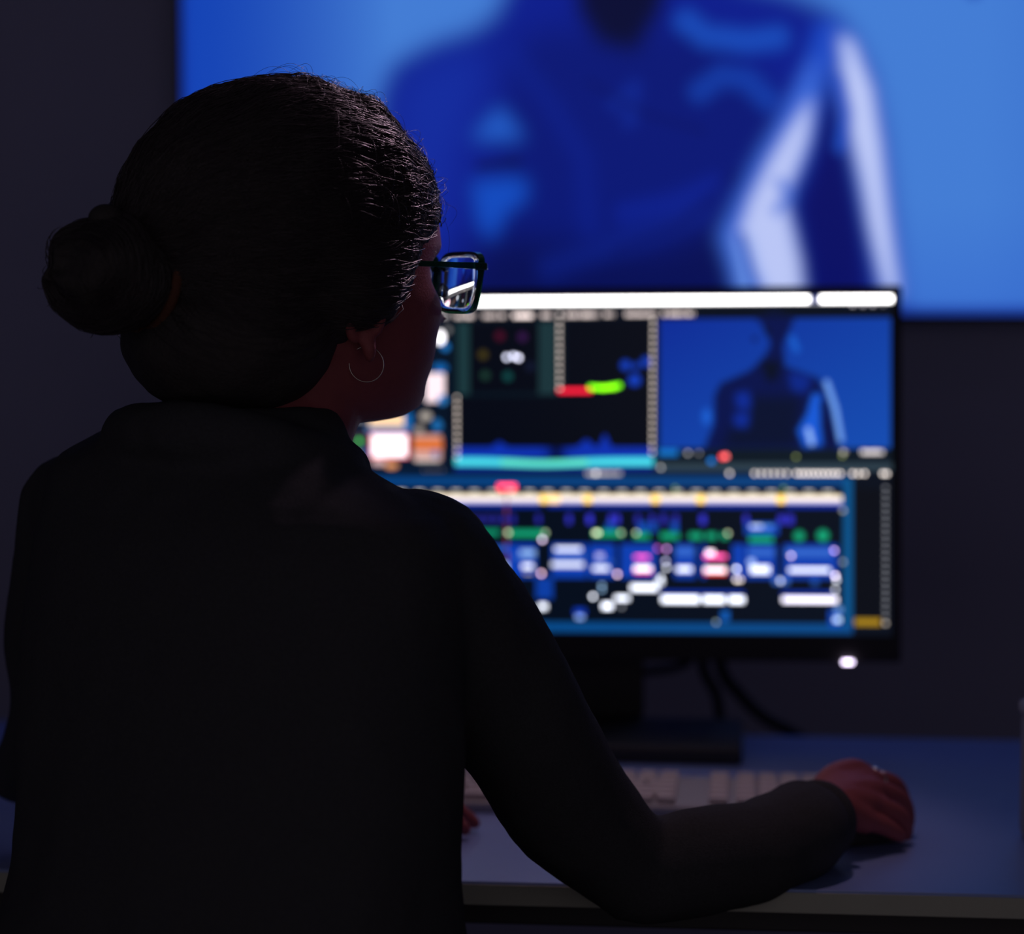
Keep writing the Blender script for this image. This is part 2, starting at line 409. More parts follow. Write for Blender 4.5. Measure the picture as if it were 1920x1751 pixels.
blob(778, 808, 8, (170, 160, 150), .8); G.text(770, 815, 866, 5, (240, 235, 230), 1.6)
blob(662, 830, 5, (30, 220, 90), 1.3); blob(676, 850, 7, (20, 90, 160), 1); blob(700, 870, 14, (230, 190, 190), 1, 6); blob(724, 876, 12, (225, 150, 100), 1.2, 6)
for x in np.arange(788, 830, 11): G.disc(x, 888, 2.4, (240, 230, 225), 4)
G.disc(850, 889, 2.4, (240, 230, 225), 3)
# vectorscope panel
G.rect(838, 604, 1060, 748, (5, 20, 32)); G.rect(852, 606, 874, 742, (26, 55, 60)); G.rect(1004, 606, 1038, 742, (26, 52, 58)); G.rect(874, 606, 1006, 738, mr)
for x, y, c in ((932, 632, (75, 12, 40)), (975, 634, (55, 22, 75)), (900, 667, (70, 60, 20)), (904, 706, (28, 60, 50)), (947, 708, (15, 75, 75)), (990, 690, (16, 24, 50))): G.disc(x, y, 8, c, 1, soft=4)
G.disc(945, 672, 3, (225, 228, 255), 6); G.disc(958, 670, 3, (225, 228, 255), 6); G.disc(967, 673, 3.5, (230, 230, 255), 6)
# second scope
G.rect(1056, 604, 1216, 748, mr)
G.rect(1043, 733, 1106, 738.5, (255, 30, 60), 2.4); G.stroke([(1104, 729), (1128, 731), (1158, 726)], 7, (120, 255, 10), 0, 2.6); G.stroke([(1120, 730), (1150, 730)], 5, (140, 255, 10), 0, 3)
for x, y, r in ((1170, 688, 9), (1209, 682, 9), (1187, 716, 11), (1190, 690, 6)): G.disc(x, y, r, (20, 70, 210), .8, soft=5)
# waveform
G.rect(838, 746, 1222, 888, mr); G.rect(846, 874, 1222, 886, (8, 40, 150), .9)
xs = np.arange(846, 1222, 2)
for x in xs:
    top = 842 - 10 * math.exp(-((x - 930) / 10) ** 2) - 14 * math.exp(-((x - 1095) / 12) ** 2) - 24 * math.exp(-((x - 1130) / 8) ** 2)
    gapk = math.exp(-((x - 1038) / 18) ** 2)
    G.rect(x, top, x + 2, 862, (14, 55, 195), .75 * (1 - .9 * gapk) + .02)
    dy = 5 * math.exp(-((x - 1015) / 75) ** 2)
    G.rect(x, 862 + dy, x + 2, 876 + dy * .6, (70, 215, 225) if dy < 1.5 else (90, 225, 200), 1.25)
for y in np.arange(748, 860, 12.4): G.disc(850, y, 2.0, (230, 215, 205), 3.6)
for y in np.arange(606, 735, 12.4): G.disc(1045, y, 2.0, (230, 215, 205), 3.6)
for y in np.arange(604, 862, 12.4): G.disc(1222 - (y - 600) * .008, y, 2.0, (230, 215, 205), 3.6)
# divider band
G.rect(540, 898, 1594, 915, (5, 66, 130)); G.rect(1577, 900, 1594, 1190, (4, 82, 138)); G.rect(540, 1172, 1594, 1190, (5, 74, 138))
# viewer
vx = np.clip((G.X - 1232) / 435, 0, 1); vy = np.clip((G.Y - 600) / 245, 0, 1); m = ((G.X > 1233) & (G.X < 1665) & (G.Y > 601) & (G.Y < 845)).astype(float)[..., None]
base = lin((8, 45, 160)) * (1 - .5 * (vx + vy)[..., None]) + lin((18, 82, 190)) * (.5 * (vx + vy)[..., None])
base = base * .86
G.A = G.A * (1 - m) + base * m
fig = (4, 18, 84)
G.disc(1449, 612, 22, (3, 14, 45), ry=30, soft=8)
G.poly([(1410, 600), (1488, 600), (1466, 650), (1468, 690), (1500, 702), (1530, 712), (1545, 745), (1560, 800), (1572, 846), (1316, 846), (1335, 800), (1336, 745), (1348, 722), (1400, 700), (1424, 680), (1440, 655), (1440, 625)], (3, 16, 74), 3)
G.poly([(1400, 745), (1500, 745), (1490, 846), (1345, 846)], (3, 14, 46), 8)
G.poly([(1420, 680), (1462, 680), (1455, 716), (1436, 722)], (3, 12, 34), 5)
G.poly([(1376, 742), (1402, 738), (1404, 770), (1380, 770)], (8, 42, 150), 5); G.poly([(1374, 780), (1402, 776), (1398, 806), (1374, 802)], (8, 42, 150), 5)
G.poly([(1475, 700), (1520, 712), (1505, 742), (1480, 735)], (6, 38, 135), 5)
G.poly([(1520, 742), (1536, 745), (1533, 790), (1538, 838), (1505, 842), (1492, 812), (1510, 780)], (22, 90, 215), 3)
G.stroke([(1512, 810), (1518, 834)], 9, (150, 190, 250), 5)
G.stroke([(1546, 722), (1562, 770), (1572, 828)], 10, (110, 160, 240), 5); G.stroke([(1538, 760), (1545, 800), (1552, 846)], 9, (3, 12, 60), 4)
G.disc(1322, 785, 8, (25, 95, 210), soft=8, ry=14); G.disc(1412, 640, 5, (6, 24, 90), soft=5)
G.stroke([(1482, 640), (1490, 660)], 12, (25, 100, 215), 8, a=.7)
# transport
G.rect(1228, 846, 1668, 872, (8, 22, 34)); G.rect(1232, 846, 1268, 858, (14, 108, 190), 1.2)
for x, k in ((1287, 3), (1308, 1.4)): G.disc(x, 853, 2.2, (200, 200, 205), k)
G.disc(1352, 860, 4, (255, 70, 80), 3.5); G.disc(1358, 859, 4, (255, 110, 110), 3.5); G.disc(1331, 868, 5, (20, 120, 215), 1.8)
for x, y in ((1489, 860), (1575, 858)): G.disc(x, y, 2.4, (150, 165, 90), 2.6)
G.text(1574, 1582, 851, 6, (235, 225, 215), 2.2); G.text(1610, 1650, 851, 7, (235, 225, 225), 2.6)
G.rect(1228, 872, 1668, 886, (46, 64, 76)); G.rect(540, 886, 1594, 897, (4, 30, 62))
G.disc(1236, 880, 2.5, (200, 200, 200), 3)
for x in list(np.arange(1412, 1478, 12)) + list(np.arange(1490, 1576, 9)) + [1365, 1594, 1605, 1616, 1650, 1657]: G.disc(x, 891 + (x - 1365) * .002, 2.3, (245, 232, 225), 4.4 if x < 1480 else 5.6)
G.text(1096, 1160, 891, 5, (240, 230, 225), 1.8)
G.disc(1114, 891, 2.5, (240, 235, 230), 4)
# ruler
G.rect(540, 933, 1574, 941, (255, 236, 205), 1.7); G.rect(540, 941, 1574, 946, (205, 205, 255), 1.25); G.rect(540, 947, 1578, 955, (10, 48, 190), .8)
x = 560
while x < 1570:
    G.rect(x, 924, x + 16, 927, (230, 225, 215), 1.6); x += 35
for x in (1015, 1098, 1226, 1311, 1461): G.rect(x - 7, 933, x + 7, 946, (255, 205, 60), 2.0); G.rect(x - 8, 946, x + 8, 956, (3, 12, 40))
G.rect(1025, 932, 1045, 946, (255, 215, 150), 2)
G.rect(928, 912, 962, 923, (255, 60, 85), 3.6); G.rect(943, 918, 946, 1165, (250, 110, 120), .3)
for x in (1263, 1466): G.disc(x, 919, 3, (120, 170, 60), 1.6)
# tracks
def bar(x0, x1, y0, y1, c, k=1.0): G.rect(x0, y0, x1, y1, c, k if k < 2 else k * .68)
for i in range(24):
    x = 545 + i * 17; bar(x, x + 12, 970, 985, (40, 40, 150), .8)
    bar(x - 2, x + 13, 1028, 1040, (40, 90, 200), 1); bar(x, x + 12, 1060, 1074, (180, 205, 250), 1.3)
bar(545, 930, 998, 1008, (15, 150, 110)); bar(560, 900, 1120, 1132, (160, 190, 250), 1.2)
PUR = (50, 50, 200)
for x, wd, k in ((956, 7, .7), (1005, 7, .8), (1063, 8, 1.1), (1102, 9, 1.5), (1143, 8, 1.3), (1154, 8, 1.3), (1193, 8, .8), (1220, 8, .9), (1241, 8, 1), (1264, 8, .9), (1315, 10, 1.3), (1396, 7, 1.3), (1462, 12, 1), (1478, 12, 1)):
    bar(x - wd / 2, x + wd / 2, 969, 986, PUR, k)
for x in (1140, 1200, 1222, 1262, 1205): bar(x - 6, x + 6, 984, 1000, (16, 80, 190), 1)
GRN = (16, 160, 115)
for a, b, y in ((946, 1020, 1004), (1108, 1165, 1004), (1186, 1214, 1008), (1236, 1270, 1008), (1290, 1314, 1008), (1322, 1340, 1008), (1350, 1362, 1008), (1402, 1446, 1014)): bar(a, b, y - 5, y + 6, GRN, 1.15)
G.disc(1495, 1008, 9, GRN, 1.1, soft=5); G.disc(1539, 1007, 10, GRN, 1.2, soft=5)
for x, k in ((947, 4), (1018, 2.4), (1113, 5), (1118, 5), (1161, 2.4), (1190, 3), (1362, 3)): G.disc(x, 1003, 2.4, (225, 235, 190), k)
bar(1394, 1456, 984, 1006, (14, 70, 185), 1); bar(1404, 1426, 988, 993, (190, 210, 255), 2.6); bar(1426, 1446, 989, 993, (90, 150, 230), 1.5)
BL = (12, 66, 185)
for a, b in ((946, 1000), (1030, 1096), (1100, 1150), (1160, 1228), (1262, 1301), (1312, 1320), (1370, 1394), (1396, 1452), (1466, 1566)): bar(a, b, 1024, 1088, BL, .9)
for a, b, y0, y1 in ((958, 1000, 1045, 1052), (1036, 1092, 1043, 1052), (1110, 1146, 1055, 1060), (1265, 1298, 1030, 1046), (1400, 1448, 1032, 1046), (1470, 1556, 1032, 1046)): bar(a, b, y0, y1, (52, 104, 205), 1)
W = (235, 240, 255)
bar(1036, 1086, 1031, 1037, W, 1.9); bar(1030, 1090, 1059, 1067, W, 1.5); bar(974, 994, 1063, 1070, W, 3); bar(978, 992, 1078, 1080, (240, 220, 20), 2)
bar(970, 998, 1036, 1046, (150, 190, 240), 1.1); bar(1114, 1128, 1042, 1052, (190, 190, 245), 1.2); bar(1108, 1138, 1066, 1074, W, 2.4)
bar(1187, 1214, 1046, 1051, (255, 90, 190), 3.6); bar(1186, 1218, 1066, 1074, (255, 235, 240), 4.2); bar(1186, 1218, 1075, 1078, (255, 60, 60), 3.5)
bar(1318, 1358, 1044, 1050, (255, 90, 170), 4); bar(1322, 1336, 1036, 1044, (255, 230, 245), 4.5); bar(1318, 1358, 1068, 1076, (255, 225, 235), 4.2); bar(1318, 1358, 1077, 1080, (255, 70, 50), 3.2)
for x, y, c, k in ((1012, 1016, (240, 215, 255), 7), (1010, 1080, (250, 205, 235), 7), (1154, 1081, (255, 215, 235), 7), (1230, 1032, (200, 90, 190), 3.6), (1247, 1033, (215, 160, 245), 5), (1245, 1056, (200, 200, 250), 5),
                   (1247, 1068, W, 5), (1236, 1087, W, 5), (1378, 1070, W, 8), (1378, 1090, (240, 225, 215), 6), (1385, 1090, (240, 225, 215), 5), (1480, 1045, (255, 225, 245), 5), (1560, 1035, (215, 180, 255), 6), (1562, 1082, (255, 235, 255), 8), (1564, 1090, W, 5), (1562, 1108, W, 4),
                   (1108, 1123, W, 8), (1125, 1102, (150, 190, 230), 3), (1125, 1110, (150, 190, 230), 3), (1162, 1142, W, 1)): G.disc(x, y, 2.5, c, k)
bar(1266, 1294, 1067, 1075, W, 3.2); bar(1404, 1440, 1064, 1078, W, 2.8); bar(1476, 1552, 1068, 1075, W, 2.9); bar(1400, 1412, 1052, 1062, (160, 190, 250), 1.5)
bar(1000, 1032, 1088, 1128, (12, 64, 170), .9); bar(1006, 1020, 1138, 1147, W, 4); bar(1126, 1144, 1136, 1146, W, 5); bar(1150, 1176, 1122, 1130, W, 4)
bar(1180, 1230, 1101, 1111, W, 4); bar(1228, 1240, 1090, 1099, W, 3)
for a, b in ((1238, 1308), (1316, 1356), (1364, 1392)): bar(a, b, 1122, 1133, W, 4.2)
bar(1236, 1392, 1112, 1118, (14, 55, 180), 1); bar(1464, 1566, 1122, 1132, (240, 235, 255), 3.6); bar(1462, 1560, 1112, 1118, (14, 55, 180), 1)
bar(1072, 1094, 1146, 1158, (14, 60, 190), 1); bar(1076, 1090, 1159, 1165, (150, 185, 250), 2.4); bar(1350, 1364, 1148, 1168, (14, 90, 180), 1.1); G.disc(1340, 1170, 2.5, (160, 180, 180), 2.4)
bar(1446, 1476, 1086, 1098, (60, 110, 210), 1); G.disc(1460, 1092, 3, W, 3); bar(1518, 1530, 1088, 1100, (30, 80, 170), 1)
bar(1550, 1572, 1146, 1178, (12, 70, 180), 1); bar(1560, 1572, 1160, 1168, (190, 220, 255), 3); bar(1562, 1574, 1140, 1150, (110, 160, 230), 1.2)
G.disc(1576, 960, 3, (170, 170, 160), 2.4); G.disc(1576, 1056, 3, (150, 160, 160), 2.4)
# audio meter
G.rect(1594, 900, 1668, 1190, (4, 12, 26)); G.rect(1594, 920, 1648, 1160, (4, 8, 18)); G.rect(1598, 1162, 1646, 1174, (180, 140, 25), .95)
for y in np.arange(918, 1160, 12.6): G.disc(1655, y, 2.1, (150, 152, 160), 2.2)
G.disc(1655, 1170, 2.6, (190, 180, 170), 3)

# ---------------------------------------------------------------- television on the back wall
tv = empty('television', (0.0, WALL_Y - .03, 1.149))
TX0, TX1, TZ0, TZ1 = -.701, .528, 1.1455, 1.836
ty = WALL_Y - .062
tag(tv, 'large wall-mounted television showing a blue video of a person in a shirt', 'television')
obj_box('casing', ((TX0 + TX1) / 2, WALL_Y - .034, (TZ0 + TZ1) / 2), (TX1 - TX0 + .012, .052, TZ1 - TZ0 + .012), M_bezel, tv, bev=.004)
picture_mesh('screen', T, [(TX0, ty, TZ1), (TX1, ty, TZ1), (TX1, ty, TZ0), (TX0, ty, TZ0)], M_tvpic, tv)
obj_box('wall_bracket', ((TX0 + TX1) / 2, WALL_Y - .004, (TZ0 + TZ1) / 2), (.4, .008, .3), M_blackm, tv, bev=0)

# ---------------------------------------------------------------- desk
DZ, DY0, DY1, DX0, DX1 = .73, 1.784, 2.392, -1.05, .80
desk = empty('desk', ((DX0 + DX1) / 2, (DY0 + DY1) / 2, 0)); tag(desk, 'long blue-tinted white laminate desk with thick front edge in front of the wall', 'desk')
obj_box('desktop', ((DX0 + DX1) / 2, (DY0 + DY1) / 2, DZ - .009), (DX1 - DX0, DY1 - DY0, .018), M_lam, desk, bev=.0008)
tag(obj_box('edge_band', ((DX0 + DX1) / 2, DY0 - .0006, DZ - .0102), (DX1 - DX0, .0012, .0155), M_edge, desk, bev=0), 'dull grey front edge band')
obj_box('rail', ((DX0 + DX1) / 2, DY0 + .05, DZ - .018 - .0125), (DX1 - DX0 - .1, .03, .025), M_blackm, desk)
obj_box('rail', ((DX0 + DX1) / 2, DY1 - .08, DZ - .018 - .0125), (DX1 - DX0 - .1, .03, .025), M_blackm, desk)
for x in (DX0 + .07, DX1 - .07):
    for y in (DY0 + .05, DY1 - .08): obj_box('leg', (x, y, (DZ - .018) / 2), (.05, .05, DZ - .018), M_blackm, desk, bev=.003)

# ---------------------------------------------------------------- monitor
MW, MH, MY = .586, .3300, 2.335
roll = math.radians(-.45); tilt = math.radians(3.5)
mc = Vector((-.1555, MY, 1.0055))
RM = Matrix.Rotation(-tilt, 3, 'X') @ Matrix.Rotation(roll, 3, 'Y')
mon = empty('computer_monitor', (-.155, 2.33, DZ)); tag(mon, 'black widescreen monitor running a video editing timeline, standing on the desk', 'monitor')
def ML(x, y, z): return mc + RM @ Vector((x, y, z))
BB = .0265   # lower bezel
obj_box('casing', ML(0, .016, -(BB - .010) / 2), (MW + .018, .028, MH + .010 + BB), M_bezel, mon, RM, .003)
picture_mesh('screen', G, [ML(-MW / 2, .0015, MH / 2), ML(MW / 2, .0015, MH / 2), ML(MW / 2, .0015, -MH / 2), ML(-MW / 2, .0015, -MH / 2)], M_monpic, mon)
obj_box('rear_housing', ML(0, .045, -.01), (.34, .035, .20), M_black, mon, RM, .01)
led = obj_box('power_light', ML(.2505, .000, -MH / 2 - BB + .0005), (.0098, .004, .0030), M_led, mon, RM, .001); led['label'] = 'glowing white power light'
obj_box('stand_neck', (-.157, 2.390, .8975), (.105, .018, .300), M_black, mon, bev=.004)
obj_box('stand_base', (-.158, 2.315, DZ + .0085), (.306, .155, .017), M_black, mon, bev=.004)

# cables hanging behind the monitor
def cable(pts, r, label, nm='cable'):
    o = link(nm, meshdata(nm, *tube(pts, [r] * len(pts), 10, 8)), M_cable); tag(o, label, 'cable', 'cables behind the monitor'); return o
cable([S(1270, 1120, 2.392), S(1292, 1225, 2.43), S(1270, 1250, 2.45), S(1200, 1260, 2.46), S(1150, 1262, 2.46), S(1120, 1330, 2.46)], .0045, 'dark cable curving left from the monitor to its stand')
cable([S(1300, 1120, 2.394), S(1318, 1250, 2.43), S(1342, 1300, 2.44), S(1350, 1345, 2.44), S(1362, 1420, 2.44), S(1372, 1560, 2.46)], .0055, 'dark cable dropping straight down behind the monitor stand base')
cable([S(1335, 1120, 2.396), S(1352, 1250, 2.44), S(1385, 1300, 2.46), S(1432, 1345, 2.46), S(1492, 1378, 2.45), S(1530, 1420, 2.45), S(1540, 1540, 2.46)], .0062, 'thick dark cable sloping right from the monitor to the desk edge')

# ---------------------------------------------------------------- keyboard
KX1, KY1 = .074, 2.140
kb = empty('keyboard', (-.17, 2.08, DZ)); tag(kb, 'pale full-size keyboard lying below the monitor, half hidden by an arm', 'keyboard')
KW, KD = .43, .125; KX0 = KX1 - KW
obj_box('keyboard_case', ((KX0 + KX1) / 2, KY1 - KD / 2, DZ + .005), (KW, KD, .010), M_kb, kb, bev=.003)
pk, nk = .0192, 0
kz = DZ + .0125
rows = [KY1 - .013 - i * pk for i in range(6)]
proto = None
def key(x, y, wk, z=kz):
    global proto
    V, F = box((0, 0, 0), (wk - .0032, .0158, .006), None, .0012)
    if wk == pk:
        if proto is None: proto = meshdata('key', V, F); proto.materials.append(M_key)
        me = proto
    else: me = meshdata('key', V, F)
    o = link('key', me, M_key, kb, smooth=False); o.matrix_parent_inverse = Matrix.Identity(4); o.location = Vector((x, y, z)) - kb.location
xb = KX0 + .008
for i, y in enumerate(rows):
    if i == 0:
        for k in range(15): key(xb + pk * (k + .5) , y, pk)
    elif i == 5:
        ws = [1.5, 1, 1.5, 6, 1.5, 1, 1.5, 1]; x = xb
        for q in ws: key(x + pk * q / 2, y, pk * q); x += pk * q
    else:
        lead = (1, 1.5, 1.8, 2.3)[i - 1]; x = xb; key(x + pk * lead / 2, y, pk * lead if lead != 1 else pk); x += pk * lead; n = (13, 12, 11, 10)[i - 1]
        for k in range(n): key(x + pk / 2, y, pk); x += pk
        rest = (xb + 15 * pk - x); key(x + rest / 2, y, rest)
xn = KX1 - .008 - 5 * pk - .004
for i, y in enumerate(rows):
    for k in range(5):
        key(xn + pk * (k + .5) + (.004 if k >= 1 else 0), y, pk)

# ---------------------------------------------------------------- pale box at the right end
bx = S(1915, 1600, 1.915)
pb = empty('storage_box', (bx.x + .06, bx.y + .05, DZ)); tag(pb, 'pale grey box standing on the desk at the right picture edge', 'box')
obj_box('box_body', (bx.x + .062, bx.y + .02, DZ + .051), (.12, .04, .102), M_pale, pb, bev=.006)
obj_box('lid', (bx.x + .062, bx.y + .02, DZ + .1075), (.124, .044, .011), M_pale, pb, bev=.004)

# ---------------------------------------------------------------- the person
HEAD_D = 1.75
H0 = S(603, 515, HEAD_D)
TH = math.radians(52)
Fh = (RIGHT * math.sin(TH) + AWAY * math.cos(TH)).normalized(); Rh = (RIGHT * math.cos(TH) - AWAY * math.sin(TH)).normalized()
MH3 = Matrix((Rh, Fh, UP)).transposed()
def HW(r, f, z): return H0 + MH3 @ Vector((r, f, z))

person = empty('person', S(500, 1900, 1.62)); person.location.z = 0
tag(person, 'seated person in a black sweater and glasses, hair in a bun, seen from behind', 'person')
PLOC = person.location.copy()
def pc(name, me, m, smooth=True): return link(name, me, m, person, smooth)

# head: rings of (z, front, back, half width, squareness)
HR = [(.116, -.02, -.035, .012, 2), (.112, .02, -.055, .035, 2), (.100, .050, -.075, .055, 2), (.085, .070, -.086, .066, 2), (.065, .084, -.093, .073, 2), (.045, .091, -.096, .0755, 2),
      (.030, .0935, -.096, .0740, 2), (.018, .0915, -.096, .0730, 2), (.006, .0860, -.0945, .0715, 2.1), (-.006, .0845, -.092, .0705, 2.3), (-.018, .0850, -.089, .0700, 2.5), (-.030, .0855, -.084, .0690, 2.5),
      (-.042, .0860, -.077, .0665, 2.5), (-.054, .0865, -.068, .0640, 2.45), (-.066, .0865, -.058, .0590, 2.4), (-.078, .0835, -.046, .0545, 2.3), (-.090, .0835, -.032, .0480, 2.2), (-.099, .0800, -.018, .0400, 2.1), (-.106, .0680, .000, .0280, 2), (-.109, .045, .015, .012, 2)]
def head_rings():
    rings = []; zs = [h[0] for h in HR]; seg = 96
    for j in range(120):
        t = j / 119; z = zs[0] + (zs[-1] - zs[0]) * t
        k = max(i for i in range(len(zs)) if zs[i] >= z - 1e-9); k = min(k, len(zs) - 2)
        u = (zs[k] - z) / (zs[k] - zs[k + 1]); f, b, ww, n = [HR[k][i] * (1 - u) + HR[k + 1][i] * u for i in (1, 2, 3, 4)]
        cy = (f + b) / 2; hl = (f - b) / 2; ring = []
        cy2 = min(f - .03, -.005 + .0 * z) if f > .04 else cy
        for s_ in range(seg):
            a = 2 * PI * s_ / seg; ca, sa = math.cos(a), math.sin(a)
            L = (f - cy2) if sa > 0 else (cy2 - b); nn = n if sa > 0 else 2
            x = ww * math.copysign(abs(ca) ** (2 / nn), ca); y = cy2 + L * math.copysign(abs(sa) ** (2 / nn), sa)
            if sa > .3:
                g = lambda x0, z0, sx, sz, h: h * math.exp(-((abs(x) - x0) / sx) ** 2 - ((z - z0) / sz) ** 2)
                y += g(0, -.034, .0085, .008, .024) + g(0, -.020, .0065, .012, .014) + g(0, -.004, .006, .012, .009)   # nose
                y += g(.010, -.036, .0055, .006, .007)                        # nostril wings
                y -= g(.031, .000, .014, .010, .009)                          # eye sockets
                y += g(.028, .020, .018, .007, .0035)                         # brow ridge
                y += g(0, -.060, .020, .0045, .006) + g(0, -.069, .018, .005, .006) - g(0, -.0645, .022, .002, .003)  # lips
                y += g(0, -.094, .016, .009, .005)                            # chin
                y += g(.040, -.028, .018, .014, .004)                         # cheek
            ring.append(HW(x, y, z))
        rings.append(ring)
    return rings
def ear(side):
    P, R = [], []
    for k in range(15):
        a = math.radians(-60 + 280 * k / 14)
        P.append(HW(side * (.074 + .008 * math.sin(a * .5 + .6)), -.012 - .014 * math.cos(a) - .004, -.022 + .026 * math.sin(a))); R.append(.0042)
    return [tube(P, R, 10, 2), tube([HW(side * .073, -.012, -.040), HW(side * .078, -.012, -.052), HW(side * .077, -.011, -.058)], [.007, .0055, .004], 10, 3),
            ellipsoid(HW(side * .072, -.014, -.022), (.006, .012, .022), MH3)]
TS = math.radians(35)
Rt = (RIGHT * math.cos(TS) - AWAY * math.sin(TS)).normalized(); Ft = (RIGHT * math.sin(TS) + AWAY * math.cos(TS)).normalized()
def torso_ring(y, L, R, d, k, grow=0.0, seg=64, n=2.3):
    c0, c1 = S(L, y, d), S(R, y, d); c = (c0 + c1) / 2; e = (c1 - c0).length / 2 + grow
    A = e / math.sqrt(math.cos(TS) ** 2 + (k * math.sin(TS)) ** 2); B = k * A; ring = []
    for s_ in range(seg):
        a = 2 * PI * s_ / seg; ca, sa = math.cos(a), math.sin(a)
        ring.append(c + Rt * A * math.copysign(abs(ca) ** (2 / n), ca) * (.985) + Ft * B * math.copysign(abs(sa) ** (2 / n), sa) * .985)
    return ring
TORSO = [(758, 300, 610, 1.715, .8), (775, 262, 630, 1.715, .75), (800, 205, 645, 1.71, .66), (830, 150, 655, 1.705, .60), (860, 92, 672, 1.70, .56), (890, 72, 720, 1.695, .55), (915, 64, 775, 1.69, .55), (950, 56, 845, 1.685, .56),
         (1000, 42, 880, 1.68, .58), (1100, 30, 885, 1.67, .60), (1200, 24, 878, 1.66, .62), (1345, 20, 868, 1.64, .64), (1500, 18, 864, 1.62, .66), (1640, 6, 864, 1.61, .68), (1751, -14, 866, 1.60, .70), (1900, -20, 868, 1.59, .72), (2150, -10, 862, 1.58, .74)]
# --- hands: wrist, knuckle, middle joint, end joint, tip of every finger
def finger(P, r): return tube(P, [r * 1.02, r * 1.0, r * .94, r * .84, r * .66][:len(P)], 12, 4)
wr = S(1540, 1518, 1.862)
HNDR = []
fing = {'index': [S(1590, 1472, 1.915), S(1626, 1462, 1.940), S(1674, 1472, 1.962), S(1691, 1503, 1.972), S(1694, 1530, 1.975)],
        'middle': [S(1592, 1488, 1.90), S(1640, 1482, 1.918), S(1686, 1501, 1.938), S(1698, 1532, 1.942), S(1697, 1556, 1.940)],
        'ring': [S(1585, 1508, 1.885), S(1632, 1508, 1.895), S(1678, 1525, 1.908), S(1694, 1545, 1.913), S(1698, 1563, 1.914)],
        'little': [S(1580, 1530, 1.872), S(1620, 1538, 1.876), S(1658, 1549, 1.886), S(1677, 1560, 1.890), S(1688, 1568, 1.893)]}
fr_ = {'index': .0096, 'middle': .0098, 'ring': .0094, 'little': .0084}
for k_, P in fing.items(): HNDR.append(finger(P, fr_[k_]))
HNDR.append(finger([S(1535, 1492, 1.885), S(1558, 1460, 1.905), S(1598, 1444, 1.930), S(1626, 1456, 1.955), S(1648, 1488, 1.962)], .0108))
for k_ in fing: HNDR.append(tube([wr, (wr + fing[k_][1]) / 2 + UP * .004, fing[k_][1]], [.016, .0145, .0112], 12, 4))
HNDR.append(tube([wr, S(1572, 1478, 1.90), S(1600, 1470, 1.922)], [.015, .0145, .011], 12, 4))
HNDR.append(tube([S(1470, 1570, 1.80), S(1515, 1540, 1.835), wr], [.026, .021, .019], 16, 4))
# left hand resting on the desk, fingertips beyond the sweater's side
wl = S(660, 1532, 1.935)
HNDL = [tube([S(500, 1520, 1.93), wl], [.022, .019], 16, 3)]
lf = [([S(740, 1530, 1.955), S(775, 1512, 1.965), S(830, 1512, 1.975), S(862, 1530, 1.98), S(880, 1545, 1.98)], .0082),
      ([S(745, 1535, 1.94), S(785, 1516, 1.945), S(842, 1515, 1.95), S(872, 1530, 1.955), S(889, 1543, 1.955)], .0084),
      ([S(745, 1545, 1.925), S(780, 1527, 1.925), S(832, 1528, 1.93), S(860, 1545, 1.93), S(872, 1556, 1.93)], .0078),
      ([S(735, 1552, 1.91), S(765, 1542, 1.91), S(805, 1545, 1.912), S(828, 1556, 1.912), S(842, 1566, 1.91)], .0072)]
for P, r in lf: HNDL += [finger(P, r), tube([wl, (wl + P[1]) / 2 + UP * .002, P[1]], [.014, .0125, .009], 12, 4)]
HNDL.append(finger([S(700, 1545, 1.95), S(740, 1545, 1.985), S(780, 1548, 2.005), S(815, 1552, 2.01)], .0098))
# --- arms under the sleeves
arm_r = [S(796, 1085, 1.64), S(872, 1200, 1.66), S(985, 1380, 1.69), S(1080, 1530, 1.725), S(1175, 1620, 1.745)]
fore_r = [S(1175, 1620, 1.745), S(1300, 1600, 1.76), S(1400, 1580, 1.785), S(1500, 1553, 1.825), wr]
arm_l = [S(150, 960, 1.79), S(100, 1150, 1.83), S(92, 1330, 1.865), S(30, 1450, 1.905)]
fore_l = [S(30, 1450, 1.905), S(200, 1475, 1.925), S(400, 1510, 1.93), wl]
HIPZ = .56
hip = S(430, 2100, 1.60); hip.z = .56
body_parts = [loft(head_rings())] + ear(1) + ear(-1)
body_parts.append(tube([HW(0, -.02, -.06), HW(-.005, -.03, -.10), S(500, 840, 1.715), S(470, 900, 1.70)], [.056, .054, .056, .07], 28, 4))
body_parts.append(loft([torso_ring(y, L, R, d, k, grow=-.022) for (y, L, R, d, k) in TORSO[3:]]))
body_parts += [tube(arm_r, [.045, .042, .037, .034, .032], 18), tube(fore_r, [.032, .031, .028, .024, .019], 18), tube(arm_l, [.030, .026, .026, .022], 18), tube(fore_l, [.022, .022, .022, .019], 18)]
body_parts += HNDR + HNDL
foot = {}
for sd in (-1, 1):
    h = hip + Rt * .09 * sd; h.z = .57; kn = h + Ft * .44 + Rt * .05 * sd; kn.z = .53; an = kn + Ft * .02; an.z = .10
    foot[sd] = (h, kn, an); body_parts.append(tube([h, (h + kn) / 2, kn, (kn + an) / 2, an], [.075, .068, .052, .045, .034], 18))
    body_parts.append(tube([an, an + Ft * .10 - UP * .055], [.032, .026], 14))
fuse('body', body_parts, .0024, 3, M_skin, person)

